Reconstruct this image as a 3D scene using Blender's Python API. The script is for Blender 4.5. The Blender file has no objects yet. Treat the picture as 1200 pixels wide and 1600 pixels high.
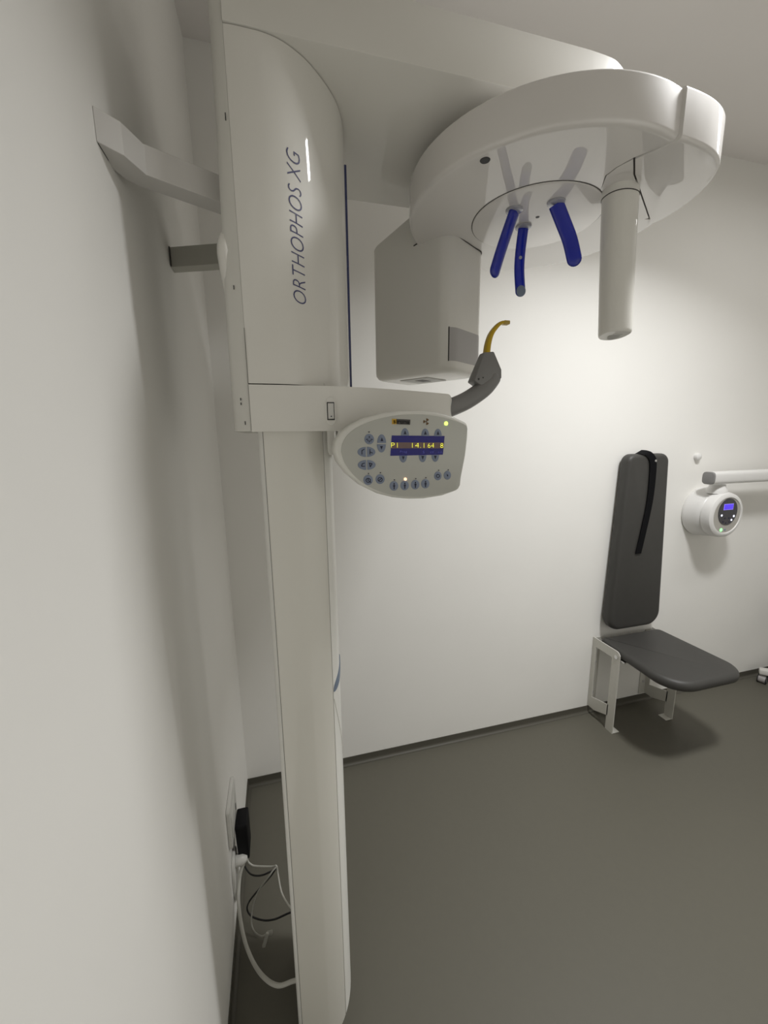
import bpy, bmesh, math, random
from mathutils import Vector, Matrix
random.seed(4)
SC = bpy.context.scene
COL = SC.collection
PI = math.pi

# ------------------------------------------------------------------ materials
def mat(name, col, rough=0.5, coat=0.0, metal=0.0, bump=0.0, bscale=60.0, var=0.0, vscale=4.0,
        emit=None, estr=0.0, trans=0.0, coat_rough=0.05, spec=0.5, ior=1.5, coat_ior=1.5):
    m = bpy.data.materials.new(name); m.use_nodes = True
    nt = m.node_tree; b = nt.nodes['Principled BSDF']
    b.inputs['Base Color'].default_value = (*col, 1)
    b.inputs['Roughness'].default_value = rough
    b.inputs['Metallic'].default_value = metal
    b.inputs['Coat Weight'].default_value = coat
    b.inputs['Coat IOR'].default_value = coat_ior
    b.inputs['Coat Roughness'].default_value = coat_rough
    b.inputs['Specular IOR Level'].default_value = spec
    b.inputs['IOR'].default_value = ior
    b.inputs['Transmission Weight'].default_value = trans
    if emit:
        b.inputs['Emission Color'].default_value = (*emit, 1)
        b.inputs['Emission Strength'].default_value = estr
    tc = nt.nodes.new('ShaderNodeTexCoord')
    if var > 0:
        n = nt.nodes.new('ShaderNodeTexNoise'); n.inputs['Scale'].default_value = vscale
        n.inputs['Detail'].default_value = 5
        nt.links.new(tc.outputs['Object'], n.inputs['Vector'])
        r = nt.nodes.new('ShaderNodeValToRGB')
        r.color_ramp.elements[0].position = 0.3; r.color_ramp.elements[1].position = 0.7
        r.color_ramp.elements[0].color = (*[c*(1-var) for c in col], 1)
        r.color_ramp.elements[1].color = (*[min(1, c*(1+var)) for c in col], 1)
        nt.links.new(n.outputs['Fac'], r.inputs['Fac'])
        nt.links.new(r.outputs['Color'], b.inputs['Base Color'])
    if bump > 0:
        n2 = nt.nodes.new('ShaderNodeTexNoise'); n2.inputs['Scale'].default_value = bscale
        n2.inputs['Detail'].default_value = 3
        nt.links.new(tc.outputs['Object'], n2.inputs['Vector'])
        bp = nt.nodes.new('ShaderNodeBump'); bp.inputs['Strength'].default_value = bump
        bp.inputs['Distance'].default_value = 0.002
        nt.links.new(n2.outputs['Fac'], bp.inputs['Height'])
        nt.links.new(bp.outputs['Normal'], b.inputs['Normal'])
    return m

M = dict(
    wall=mat('wall_paint', (.93, .915, .875), .75, var=.012, vscale=2.5, bump=.05, bscale=160),
    ceil=mat('ceiling_paint', (.92, .885, .855), .85, var=.012, vscale=2, bump=.05, bscale=120),
    floor=mat('floor_vinyl', (.122, .115, .091), .48, var=.014, vscale=40, bump=.04, bscale=260, spec=.35),
    skirt=mat('skirting_vinyl', (.096, .090, .072), .5, var=.015, vscale=9, spec=.35),
    white=mat('glossy_white_plastic', (.88, .86, .80), .45, coat=.6, coat_rough=.03, var=.008, vscale=3),
    cover=mat('satin_white_plastic', (.88, .86, .80), .5, coat=.6, coat_rough=.02, var=.008, vscale=3),
    plate=mat('side_plate_white', (.74, .725, .67), .5, var=.01),
    ring=mat('ring_gloss_white', (.86, .83, .795), .5, coat=1.0, coat_rough=.012, coat_ior=1.75),
    alu=mat('column_cover_gloss', (.82, .80, .73), .3, coat=.9, coat_rough=.02, var=.015, vscale=2),
    strip=mat('column_strip_white', (.93, .92, .87), .4, coat=.3),
    seam=mat('dark_seam', (.06, .055, .05), .6),
    trimline=mat('grey_groove', (.22, .21, .19), .6),
    hole=mat('dark_hole', (.03, .03, .03), .5),
    bracket=mat('bracket_white_metal', (.70, .68, .65), .38, coat=.4),
    bracket2=mat('bracket_grey_metal', (.52, .51, .45), .45),
    blue=mat('blue_plastic', (.002, .020, .50), .2, coat=.5, coat_rough=.05, trans=.45),
    bluegrey=mat('grey_cap_plastic', (.22, .27, .36), .4),
    collar=mat('clear_collar', (.45, .45, .50), .2, coat=.5),
    letter=mat('blue_lettering', (.085, .09, .20), .5),
    mirror_edge=mat('blue_mirror_edge', (.05, .06, .16), .25),
    grey=mat('grey_plastic', (.25, .245, .24), .38, var=.02, vscale=20),
    grey_l=mat('light_grey_plastic', (.50, .485, .475), .4),
    yellow=mat('yellow_plastic', (.62, .40, .004), .3, coat=.3),
    tan=mat('worn_yellow_plastic', (.52, .36, .07), .45),
    panelface=mat('panel_face_grey', (.56, .56, .51), .4),
    panelbody=mat('panel_body_white', (.80, .79, .73), .35, coat=.3),
    button=mat('blue_grey_button', (.23, .27, .36), .45),
    icon=mat('button_icon_black', (.015, .016, .04), .5),
    screen=mat('navy_screen', (.008, .006, .13), .2, emit=(.01, .008, .19), estr=.12),
    screenrow=mat('brown_screen_row', (.13, .085, .075), .25, emit=(.2, .12, .1), estr=.12),
    digits=mat('yellow_digits', (.6, .6, .05), .5, emit=(.95, .95, .16), estr=.75),
    caption=mat('screen_caption', (.15, .15, .35), .5, emit=(.2, .2, .5), estr=.2),
    led_y=mat('yellow_green_led', (.6, .8, .1), .5, emit=(.72, 1, .18), estr=1.6),
    led_o=mat('orange_led', (.8, .4, .2), .5, emit=(1, .62, .42), estr=1.5),
    led_g=mat('green_led', (.3, .8, .3), .5, emit=(.3, 1, .35), estr=1.4),
    led_w=mat('white_led', (.8, .8, .9), .5, emit=(.8, .85, 1), estr=1.4),
    logo_y=mat('logo_yellow', (.62, .37, .03), .5),
    logo_g=mat('logo_grey', (.085, .08, .075), .5),
    logo_t=mat('logo_letters', (.55, .55, .50), .5),
    trefoil=mat('trefoil_brown', (.14, .075, .02), .5),
    trefoil_y=mat('trefoil_yellow', (.55, .35, .04), .5),
    cushion=mat('charcoal_vinyl', (.053, .051, .047), .5, bump=.12, bscale=420, var=.03, vscale=30, spec=.45),
    black=mat('black_webbing', (.004, .004, .005), .8, spec=.15),
    adapter=mat('black_plastic', (.006, .006, .007), .6, spec=.2),
    chrome=mat('chrome', (.75, .75, .75), .15, metal=1),
    frame=mat('frame_cream_metal', (.62, .605, .55), .4, coat=.2),
    unit=mat('unit_white_plastic', (.80, .79, .77), .35, coat=.3),
    bezelgrey=mat('bezel_grey', (.45, .43, .39), .5),
    glassblack=mat('black_control_face', (.012, .011, .020), .15, coat=.6),
    lcd=mat('blue_lcd', (.04, .02, .35), .4, emit=(.10, .05, .85), estr=.8),
    lcd_frame=mat('blue_lcd_frame', (.15, .12, .5), .4, emit=(.38, .30, 1.0), estr=.65),
    socket=mat('socket_white', (.74, .73, .69), .4),
    cable_w=mat('white_cable', (.58, .57, .52), .5),
    cable_w2=mat('pale_cable', (.42, .41, .37), .5),
    cable_b=mat('black_cable', (.010, .010, .010), .5),
    stoolwhite=mat('stool_white_plastic', (.72, .70, .66), .4),
    wheel=mat('wheel_grey', (.40, .38, .37), .5),
    tyre=mat('black_rubber', (.012, .012, .014), .6),
    navy=mat('navy_upholstery', (.02, .023, .05), .6),
    recess=mat('recess_grey', (.53, .52, .49), .4),
)

# ------------------------------------------------------------------ builders
def finish(bm, bevel=0.0, seg=3, ang=30):
    bmesh.ops.remove_doubles(bm, verts=bm.verts, dist=1e-6)
    bmesh.ops.recalc_face_normals(bm, faces=bm.faces)
    if bevel > 0:
        es = [e for e in bm.edges if len(e.link_faces) == 2 and e.calc_face_angle(0) > math.radians(ang)]
        bmesh.ops.bevel(bm, geom=es, offset=bevel, segments=seg, profile=.5, affect='EDGES', clamp_overlap=True)
    return bm

def link(name, bm, material, parent=None, smooth=35, recenter=False):
    me = bpy.data.meshes.new(name)
    bm.to_mesh(me); bm.free()
    me.materials.append(material)
    for p in me.polygons: p.use_smooth = True
    me.set_sharp_from_angle(angle=math.radians(smooth))
    o = bpy.data.objects.new(name, me); COL.objects.link(o)
    if parent is not None:
        o.parent = parent
        if parent.parent is None and parent.type == 'EMPTY':
            o.matrix_parent_inverse = parent.matrix_basis.inverted()
    elif recenter:
        xs = [v.co for v in me.vertices]
        c = Vector(((min(v.x for v in xs)+max(v.x for v in xs))/2, (min(v.y for v in xs)+max(v.y for v in xs))/2, min(v.z for v in xs)))
        me.transform(Matrix.Translation(-c)); o.location = c
    return o

def thing(name, label, cat, loc, group=None):
    o = bpy.data.objects.new(name, None); COL.objects.link(o)
    o.empty_display_size = .1; o.location = loc
    o['label'] = label; o['category'] = cat
    if group: o['group'] = group
    return o

def tag(o, label, cat, group=None):
    o['label'] = label; o['category'] = cat
    if group: o['group'] = group
    return o

def struct(name, bm, m):
    o = link(name, bm, m); o['kind'] = 'structure'; return o

def box(x0, x1, y0, y1, z0, z1, bm=None):
    bm = bm or bmesh.new()
    v = [bm.verts.new((x, y, z)) for z in (z0, z1) for y in (y0, y1) for x in (x0, x1)]
    for f in ((0, 2, 3, 1), (4, 5, 7, 6), (0, 1, 5, 4), (2, 6, 7, 3), (0, 4, 6, 2), (1, 3, 7, 5)):
        bm.faces.new([v[i] for i in f])
    return bm

def prism(poly, fn0, fn1, bm=None):
    """polygon (u,v) mapped to two end caps"""
    bm = bm or bmesh.new()
    a = [bm.verts.new(fn0(*p)) for p in poly]; b = [bm.verts.new(fn1(*p)) for p in poly]
    n = len(poly)
    bm.faces.new(a[::-1]); bm.faces.new(b)
    for i in range(n):
        bm.faces.new((a[i], a[(i+1) % n], b[(i+1) % n], b[i]))
    return bm

def prism_z(poly, z0, z1, bm=None):
    return prism(poly, lambda x, y: (x, y, z0), lambda x, y: (x, y, z1), bm)
def prism_y(poly, y0, y1, bm=None):
    return prism(poly, lambda x, z: (x, y0, z), lambda x, z: (x, y1, z), bm)
def prism_x(poly, x0, x1, bm=None):
    return prism(poly, lambda y, z: (x0, y, z), lambda y, z: (x1, y, z), bm)

def loft(rings, bm=None, caps=True, closed=True):
    bm = bm or bmesh.new()
    R = [[bm.verts.new(p) for p in r] for r in rings]
    n = len(R[0])
    for a, b in zip(R, R[1:]):
        for i in range(n if closed else n-1):
            bm.faces.new((a[i], a[(i+1) % n], b[(i+1) % n], b[i]))
    if caps:
        bm.faces.new(R[0][::-1]); bm.faces.new(R[-1])
    return bm

def spline(pts, per=8):
    P = [Vector(p) for p in pts]; out = []
    for i in range(len(P)-1):
        p0 = P[max(i-1, 0)]; p1 = P[i]; p2 = P[i+1]; p3 = P[min(i+2, len(P)-1)]
        for k in range(per):
            t = k/per
            out.append(.5*((2*p1)+(p2-p0)*t+(2*p0-5*p1+4*p2-p3)*t*t+(3*p1-p0-3*p2+p3)*t**3))
    out.append(P[-1]); return out

def sweep(path, section, up=(0, 0, 1), bm=None, scale=None):
    """sweep a closed 2D section; section coords = (side, normal)"""
    P = [Vector(p) for p in path]; rings = []; side = None
    for i, p in enumerate(P):
        t = (P[min(i+1, len(P)-1)]-P[max(i-1, 0)]).normalized()
        if side is None:
            u = Vector(up); side = t.cross(u)
            if side.length < 1e-4: side = t.cross(Vector((1, 0, 0)))
            side.normalize()
        else:
            side = (side-t*side.dot(t)).normalized()
        nn = side.cross(t).normalized()
        s = scale(i/(len(P)-1)) if scale else (1, 1)
        rings.append([p+side*(a*s[0])+nn*(b*s[1]) for a, b in section])
    return loft(rings, bm)

def circ(r, n=16, ry=None):
    ry = ry or r
    return [(r*math.cos(2*PI*i/n), ry*math.sin(2*PI*i/n)) for i in range(n)]

def sqc(rx, ry, e=4, n=32):
    out = []
    for i in range(n):
        a = 2*PI*i/n; c, s = math.cos(a), math.sin(a)
        out.append((rx*math.copysign(abs(c)**(2/e), c), ry*math.copysign(abs(s)**(2/e), s)))
    return out

def tube(path, r, n=12, per=8, bm=None):
    return sweep(spline(path, per) if per else path, circ(r, n), bm=bm)

def lathe(profile, center, axis, n=48, bm=None):
    """profile list of (radius, offset along axis)"""
    ax = Vector(axis).normalized()
    u = ax.cross(Vector((0, 0, 1)))
    if u.length < 1e-3: u = Vector((1, 0, 0))
    u.normalize(); v = ax.cross(u); c = Vector(center)
    rings = [[c+ax*o+(u*math.cos(2*PI*i/n)+v*math.sin(2*PI*i/n))*max(r, 1e-5) for i in range(n)] for r, o in profile]
    return loft(rings, bm)

def disc(center, axis, r, h, n=32, bm=None):
    return lathe([(r, 0), (r, h)], center, axis, n, bm)

def ball(center, r, bm=None, sx=1, sy=1, sz=1, seg=20):
    bm = bm or bmesh.new()
    bmesh.ops.create_uvsphere(bm, u_segments=seg, v_segments=seg//2, radius=r,
                              matrix=Matrix.Translation(center) @ Matrix.Diagonal((sx, sy, sz, 1)))
    return bm

def text_bm(body, size, fn, extrude=.0006, shear=0, align='LEFT', spacing=1.0, offset=0.0, res=4):
    """text as mesh; fn maps (x,y,z) of flat text to world"""
    cu = bpy.data.curves.new('t', 'FONT'); cu.body = body; cu.size = size; cu.extrude = extrude
    cu.shear = shear; cu.align_x = align; cu.space_character = spacing; cu.offset = offset; cu.resolution_u = res
    o = bpy.data.objects.new('t', cu); COL.objects.link(o)
    bpy.context.view_layer.update()
    me = bpy.data.meshes.new_from_object(o.evaluated_get(bpy.context.evaluated_depsgraph_get()))
    bpy.data.objects.remove(o); bpy.data.curves.remove(cu)
    bm = bmesh.new(); bm.from_mesh(me); bpy.data.meshes.remove(me)
    for v in bm.verts: v.co = Vector(fn(*v.co))
    return bm

def extent(bm):
    xs = [v.co.x for v in bm.verts]; ys = [v.co.y for v in bm.verts]
    return min(xs), max(xs), min(ys), max(ys)

# ------------------------------------------------------------------ room shell
XR, YF, ZC = 3.55, -2.25, 2.735
T = .12
struct('floor', box(-T, XR+T, YF-T, T, -.1, 0), M['floor'])
struct('ceiling', box(-T, XR+T, YF-T, T, ZC, ZC+.1), M['ceil'])
struct('wall_back', box(-T, XR+T, 0, T, 0, ZC), M['wall'])
struct('wall_left', box(-T, 0, YF, 0, 0, ZC), M['wall'])
struct('wall_right', box(XR, XR+T, YF, 0, 0, ZC), M['wall'])
struct('wall_front', box(-T, XR+T, YF-T, YF, 0, ZC), M['wall'])
# coved vinyl skirting: the floor covering turned up the wall
def cove(h=.038, r=.012, t=.003):
    pts = [(0, 0), (r+.004, 0), (r+.004, t*.3)]
    for i in range(7):
        a = PI/2*i/6
        pts.append((t+r-r*math.sin(a), t*.3+r-r*math.cos(a)))
    pts += [(t, h), (0, h)]
    return pts
bm = prism([(-u, v) for u, v in cove()], lambda y, z: (0, y, z), lambda y, z: (XR, y, z))
struct('baseboard_back', finish(bm), M['skirt'])
bm = prism(cove(), lambda x, z: (x, YF, z), lambda x, z: (x, -.003, z))
struct('baseboard_left', finish(bm), M['skirt'])

# ------------------------------------------------------------------ the panoramic x-ray machine
mc = thing('panoramic_xray_machine', 'tall white panoramic dental x-ray machine on a column bracketed to the left wall', 'x-ray machine', (.24, -.71, 0))

# lower column: cross-section in plan
def col_section():
    near = [(.175, -.838), (.1775, -.847), (.183, -.8535), (.1850, -.8545), (.215, -.8585), (.240, -.8597), (.252, -.8592), (.270, -.8552), (.284, -.8495), (.291, -.845)]
    return near
near = col_section()
stripc = [(.2925, -.8445), (.300, -.838), (.307, -.827), (.3115, -.812), (.314, -.79), (.3145, -.77), (.3145, -.645)]
# main glossy cover (with rounded lower right corner)
def foot_z(x):      # lower right corner of the column is rounded off
    return .003 if x <= .205 else .003+.155*(1-math.sqrt(max(0, 1-((x-.205)/.1100)**2)))
prof = [(.178, 1.60), (.178, .003)]+[(.205+.097*i/10, foot_z(.205+.097*i/10)) for i in range(11)]+[(.302, 1.60)]
link('column_core', finish(prism_y(prof, -.829, -.645), .002, 2, 50), M['plate'], mc)
def shell(pts, z0, z1, th=.004, bottom=None, n=24):
    """thin sheet following pts in plan, thickness inward (to +y/-x), optional bottom profile fn(k)->z0"""
    P = [Vector((x, y)) for x, y in pts]; N = []
    for i in range(len(P)):
        t = (P[min(i+1, len(P)-1)]-P[max(i-1, 0)]).normalized(); N.append(Vector((-t.y, t.x)))
    out = [p for p in P]; inn = [p+n_*th for p, n_ in zip(P, N)]
    bm = bmesh.new(); m = len(P)
    zb = [bottom(p.x) if bottom else z0 for p in P]
    vo0 = [bm.verts.new((p.x, p.y, z)) for p, z in zip(out, zb)]; vo1 = [bm.verts.new((p.x, p.y, z1)) for p in out]
    vi0 = [bm.verts.new((p.x, p.y, z)) for p, z in zip(inn, zb)]; vi1 = [bm.verts.new((p.x, p.y, z1)) for p in inn]
    for i in range(m-1):
        bm.faces.new((vo0[i], vo0[i+1], vo1[i+1], vo1[i])); bm.faces.new((vi0[i+1], vi0[i], vi1[i], vi1[i+1]))
        bm.faces.new((vo1[i], vo1[i+1], vi1[i+1], vi1[i])); bm.faces.new((vo0[i+1], vo0[i], vi0[i], vi0[i+1]))
    bm.faces.new((vo0[0], vo1[0], vi1[0], vi0[0])); bm.faces.new((vo1[-1], vo0[-1], vi0[-1], vi1[-1]))
    return bm
sp = [tuple(v[:2]) for v in spline([(x, y, 0) for x, y in near], 4)]
link('column_cover', finish(shell(sp[12:], .012, 1.56, bottom=foot_z)), M['alu'], mc)
link('column_edge_trim', finish(shell(sp[:10], .003, 1.56)), M['strip'], mc, 50)
ss = [tuple(v[:2]) for v in spline([(x, y, 0) for x, y in stripc], 4)]
link('column_front_strip', finish(shell(ss, .012, 1.56, bottom=foot_z)), M['strip'], mc, 50)
# floor foot
link('column_foot', finish(box(.176, .212, -.852, -.65, 0, .006), .001), M['plate'], mc)
# crescent grip on the strip
def strip_pt(s, off=0.0):
    k = s*(len(ss)-1); i = min(int(k), len(ss)-2); f = k-i
    a, b = Vector(ss[i]), Vector(ss[i+1]); p = a.lerp(b, f); t = (b-a).normalized(); n = Vector((t.y, -t.x))
    p = p+n*off
    return p
bm = bmesh.new(); rows = []
for i in range(81):
    t = (i/80)**1.5; z = .970+.054*t
    sa = .01+.62*t**1.7; sb = .05+.62*t**.62
    if t == 1: sb = sa+.01
    ks = [sa+(sb-sa)*k/16 for k in range(17)]
    pts_ = [strip_pt(k, .0018) for k in ks]+[strip_pt(k, -.0008) for k in reversed(ks)]
    rows.append([bm.verts.new((q.x, q.y, z)) for q in pts_])
for a, b in zip(rows, rows[1:]):
    for i in range(34): bm.faces.new((a[i], b[i], b[(i+1) % 34], a[(i+1) % 34]))
bm.faces.new(rows[0]); bm.faces.new(rows[-1][::-1])
g = link('grip_notch', finish(bm), M['bluegrey'], mc); g['label'] = 'blue grey crescent notch'
pts = []
for i in range(8):
    t = i/7; p = strip_pt(.03+.52*t, .0003); pts.append((p.x, p.y, .952-.17*t))
link('cover_seam', tube(pts, .0008, 6, 2), M['plate'], mc)
link('trim_groove', finish(box(.1836, .1846, -.8542, -.848, .01, 1.511)), M['trimline'], mc)
link('plate_seam', finish(box(.1658, .1665, -.8682, -.86, 1.513, 1.68)), M['trimline'], mc)

# carriage cover (rounded in plan), sliding on the column
arc = [(.1665, -.8668), (.18, -.8678), (.196, -.868), (.223, -.867), (.251, -.860), (.281, -.843), (.303, -.824), (.327, -.797),
       (.344, -.773), (.356, -.750), (.366, -.722), (.374, -.690), (.378, -.660), (.379, -.635)]
arcs = [tuple(v[:2]) for v in spline([(x, y, 0) for x, y in arc], 5)]
ZS, ZB, ZU = 1.592, 1.511, 2.1
bm = prism_z(arcs+[(.379, -.625), (.1665, -.625)], ZS, ZU-.0015)
carriage = link('carriage_cover', finish(bm), M['cover'], mc, 40)
# lettering wrapped on the cover
cum = [0]
for a, b in zip(arcs, arcs[1:]): cum.append(cum[-1]+math.hypot(b[0]-a[0], b[1]-a[1]))
def on_arc(s, off):
    for i in range(len(arcs)-1):
        if cum[i+1] >= s or i == len(arcs)-2:
            f = (s-cum[i])/(cum[i+1]-cum[i]); a, b = Vector(arcs[i]), Vector(arcs[i+1])
            t = (b-a).normalized(); return a.lerp(b, f)+Vector((t.y, -t.x))*off
def arc_s(x):
    for i in range(len(arcs)-1):
        if arcs[i][0] <= x <= arcs[i+1][0]:
            return cum[i]+(cum[i+1]-cum[i])*(x-arcs[i][0])/(arcs[i+1][0]-arcs[i][0])
tb = text_bm('ORTHOPHOS XG', .033, lambda x, y, z: (x, y, z), extrude=.0003, shear=.2, spacing=1.03, offset=-.0006)
ex = extent(tb)
s_base = arc_s(.271)
zk = (1.957-1.727)/(ex[1]-ex[0]); hk = .0245/(ex[3]-ex[2])
for v in tb.verts:
    p = on_arc(s_base-(v.co.y-ex[2])*hk, .0004+v.co.z)
    v.co = Vector((p.x, p.y, 1.727+(v.co.x-ex[0])*zk))
l = link('lettering', tb, M['letter'], carriage); l['label'] = 'blue vertical product lettering'
# mirror plate on the patient side of the carriage, seen edge on
mr = link('patient_mirror', finish(box(.3770, .3830, -.668, -.60, 1.60, 2.06), .001), M['mirror_edge'], mc)
mr['label'] = 'thin blue edged plate'
link('mirror_emblem', finish(box(.3752, .3785, -.675, -.6682, 1.862, 1.884), .001), M['letter'], mr)
# side plate behind the cover
bm = loft([[(x0, -.858, z), (x0+.007, -.8662, z), (.1662, -.8665, z), (.1662, -.56, z), (x0, -.56, z)] for x0, z in ((.1375, ZB+.001), (.1385, 1.70), (.146, 1.96), (.1475, 2.1), (.148, 2.187))])
side = link('carriage_side_plate', finish(bm), M['plate'], mc, 50)
for x, z, h in ((.1515, 1.556, .004), (.1515, 1.5635, .004), (.156, 1.523, .006), (.154, 1.738, .006), (.1605, 1.975, .010)):
    link('screw_hole', finish(box(x, x+.0013, -.8676, -.866, z, z+h)), M['hole'], side)
# teardrop flange where the second bracket meets
bm = bmesh.new()
ball((0, 0, 0), 1, bm, seg=28)
for v in bm.verts:
    k = v.co.z; w = 1.0 if k > 0 else (1+k)**.5
    v.co = Vector((.1448+v.co.x*.0140*w, -.842+v.co.y*.026*w, 1.795+k*(.037 if k > 0 else .10)))
link('bracket_flange', bm, M['white'], mc)

# overhead arm
end = [(.80, -.870), (.85, -.867), (.876, -.860), (.905, -.845), (.935, -.82), (.962, -.785), (.978, -.74), (.984, -.69), (.984, -.648), (.978, -.60), (.962, -.553), (.935, -.517), (.905, -.492), (.85, -.472), (.80, -.467)]
ends = [tuple(v[:2]) for v in spline([(x, y, 0) for x, y in end], 3)]
bm = prism_z([(.166, -.870)]+ends+[(.166, -.467)], ZU, 2.187)
link('overhead_arm', finish(bm, .002, 2, 60), M['cover'], mc, 40)
# lower support arm with bite block holder
base = [(.1665, -.8685), (.22, -.8695), (.30, -.8675)]
top = spline([(.30, -.8675, 0), (.38, -.853, 0), (.47, -.820, 0), (.565, -.776, 0), (.590, -.757, 0), (.598, -.735, 0), (.590, -.712, 0), (.56, -.698, 0), (.47, -.690, 0), (.40, -.665, 0), (.375, -.645, 0), (.37, -.625, 0)], 8)
bm = prism_z(base[:-1]+[tuple(v[:2]) for v in top]+[(.1665, -.625)], ZB, ZS-.002)
for v in bm.verts:
    if v.co.x > .575: v.co.z += (-.016 if v.co.z > 1.55 else .006)*((v.co.x-.575)/.023)**2
es = [e for e in bm.edges if len(e.link_faces) == 2 and e.calc_face_angle(0) > 1.2 and max(v.co.x for v in e.verts) > .34 and abs(e.verts[0].co.z-e.verts[1].co.z) < .001]
bmesh.ops.recalc_face_normals(bm, faces=bm.faces)
bmesh.ops.bevel(bm, geom=es, offset=.011, segments=5, profile=.5, affect='EDGES', clamp_overlap=True)
sarm = link('support_arm', bm, M['cover'], mc, 40)
# power switch
prof = [(x*.0098+.3045, z*.0245+1.546) for x, z in sqc(1, 1, 2.6, 28)]
link('switch_surround', finish(prism_y(prof, -.8695, -.866)), M['white'], sarm)
link('switch_bezel', finish(box(.2978, .3112, -.8705, -.866, 1.5305, 1.5620), .0006), M['hole'], sarm)
bm = prism_x([(-.8700, 1.5325), (-.8735, 1.5330), (-.8712, 1.546), (-.8728, 1.5598), (-.8700, 1.5602)], .2995, .3098)
sw = link('rocker_switch', finish(bm, .0005, 2), M['socket'], sarm)
link('rocker_mark', finish(disc((.3047, -.8729, 1.537), (0, -1, 0), .0011, .0012, 12)), M['icon'], sarm)
# tab under the arm and the panel bracket
link('guide_tab', finish(prism_y([(.297, 1.512), (.297, 1.476), (.2995, 1.469), (.304, 1.467), (.3085, 1.471), (.310, 1.480), (.310, 1.512)], -.866, -.8625), .0008, 2), M['plate'], mc)
bm = box(.3135, .345, -.905, -.885, 1.484, 1.5125); box(.322, .40, -.90, -.80, 1.46, 1.511, bm)
link('panel_bracket', finish(bm, .001), M['plate'], mc)

# gray rod with elbow, holder and bite block
rod = spline([(.560, -.745, 1.552), (.605, -.735, 1.566), (.645, -.727, 1.582), (.685, -.722, 1.606), (.702, -.72, 1.622), (.709, -.72, 1.632)], 6)
bm = sweep(rod, circ(.0205, 24))
ball((.7095, -.72, 1.632), .0207, bm, seg=20)
br = link('bite_rod', bm, M['grey'], mc)
hold = [(.655, 1.624), (.681, 1.688), (.707, 1.691), (.7245, 1.650), (.7255, 1.630), (.700, 1.630), (.675, 1.612)]
bm = loft([[(x, -.7385, z) for x, z in hold], [(x, -.7015, z) for x, z in hold]])
for v in bm.verts:
    if v.co.z > 1.68: v.co.y = -.72+(v.co.y+.72)*.62
hd = link('bite_holder', finish(bm, .003, 3, 40), M['grey'], mc, 30)
for x, z, r in ((.6655, 1.6275, .0022), (.6765, 1.631, .0016)):
    link('screw_hole', disc((x, -.7388, z), (0, -1, 0), r, .0008, 12), M['hole'], hd)
# yellow bite block: flat curved blade
bp = spline([(.693, -.72, 1.682), (.696, -.72, 1.708), (.703, -.72, 1.730), (.716, -.72, 1.747), (.728, -.72, 1.756), (.741, -.72, 1.7575)], 6)
sec = sqc(.0085, .0038, 4, 16)
bm = sweep(bp, [(b, a) for a, b in sec], up=(0, 1, 0), scale=lambda t: (1.6-.7*t, 1.25-.55*t))
bb = link('bite_block', finish(bm), M['yellow'], mc, 40)
bb['label'] = 'yellow curved bite block'
bm = box(.733, .7485, -.7275, -.7125, 1.753, 1.7615)
link('bite_tip', finish(bm, .002, 2), M['tan'], bb)

# rotating ring
CX, CY, RR = .817, -.705, .292
circ_pts = [(CX+RR*math.cos(math.radians(a)), CY+RR*math.sin(math.radians(a))) for a in range(-14, 286, 3)]
notch = [(.8930, -.9869), (.8765, -.962), (.8565, -.931), (.8475, -.904), (.8470, -.878), (.899, -.800), (1.06, -.768)]
def levels(z0, z1, b0, b1, n=6):
    out = [(z0+b0-b0*math.cos(PI/2*k/n), b0-b0*math.sin(PI/2*k/n)) for k in range(n+1)]
    return out+[(z1-b1+b1*math.sin(PI/2*k/n), b1-b1*math.cos(PI/2*k/n)) for k in range(n+1)]
def pull(p, d):
    v = Vector((p[0]-CX, p[1]-CY)); v *= (v.length-d)/v.length
    return (CX+v.x, CY+v.y)
rings = [[(*pull(p, ins), z) for p in circ_pts+notch[:1]]+[(*p, z) for p in notch[1:]] for z, ins in levels(1.987, 2.063, .010, .006)]
bm = finish(loft(rings))
ring = link('rotating_ring', bm, M['ring'], mc, 40)
link('ring_hub', finish(lathe([(.11, 0), (.11, .040)], (CX, CY, 2.0615), (0, 0, 1), 40)), M['plate'], mc)
link('ring_disc', finish(lathe([(.1425, 0), (.1415, -.0035), (.1385, -.0048)], (.813, -.708, 1.9885), (0, 0, 1), 72)), M['ring'], ring, 30)
link('ring_disc_groove', finish(lathe([(.1435, 0), (.1435, -.0006), (.1415, -.0006), (.1415, 0)], (.813, -.708, 1.9869), (0, 0, 1), 72)), M['seam'], ring)
link('disc_pin', finish(disc((.808, -.724, 1.9838), (0, 0, -1), .0042, .0008, 16)), M['hole'], ring)
bm = lathe([(.0095, 0), (.0085, .0012)], (.600, -.862, 1.9872), (0, 0, -1), 20)
lw = link('laser_window', finish(bm), M['hole'], ring); lw['label'] = 'small dark round window'
# sensor mount plate and end cap
A = [(.8592, -.9295), (.8498, -.904), (.8493, -.8785), (.897, -.799), (1.058, -.766), (1.064, -.776), (.8962, -.8945)]
link('sensor_mount', finish(prism_z(A, 1.9865, 2.070)), M['ring'], mc)
capo = spline([(.8943, -.9925, 0), (.93, -.9895, 0), (.968, -.983, 0), (1.004, -.971, 0), (1.036, -.951, 0), (1.065, -.917, 0), (1.086, -.874, 0), (1.099, -.826, 0), (1.102, -.785, 0), (1.095, -.755, 0)], 4)
capp = [tuple(v[:2]) for v in capo]+[(1.068, -.777), (.8978, -.8975), (.8607, -.9325), (.8783, -.9628)]
no = len(capo)
rings = [[(*pull(p, ins), z) for p in capp[:no]]+[(*p, z) for p in capp[no:]] for z, ins in levels(1.985, 2.0635, .007, .006)]
bm = finish(loft(rings))
link('ring_end_cap', bm, M['ring'], mc, 40)
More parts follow.
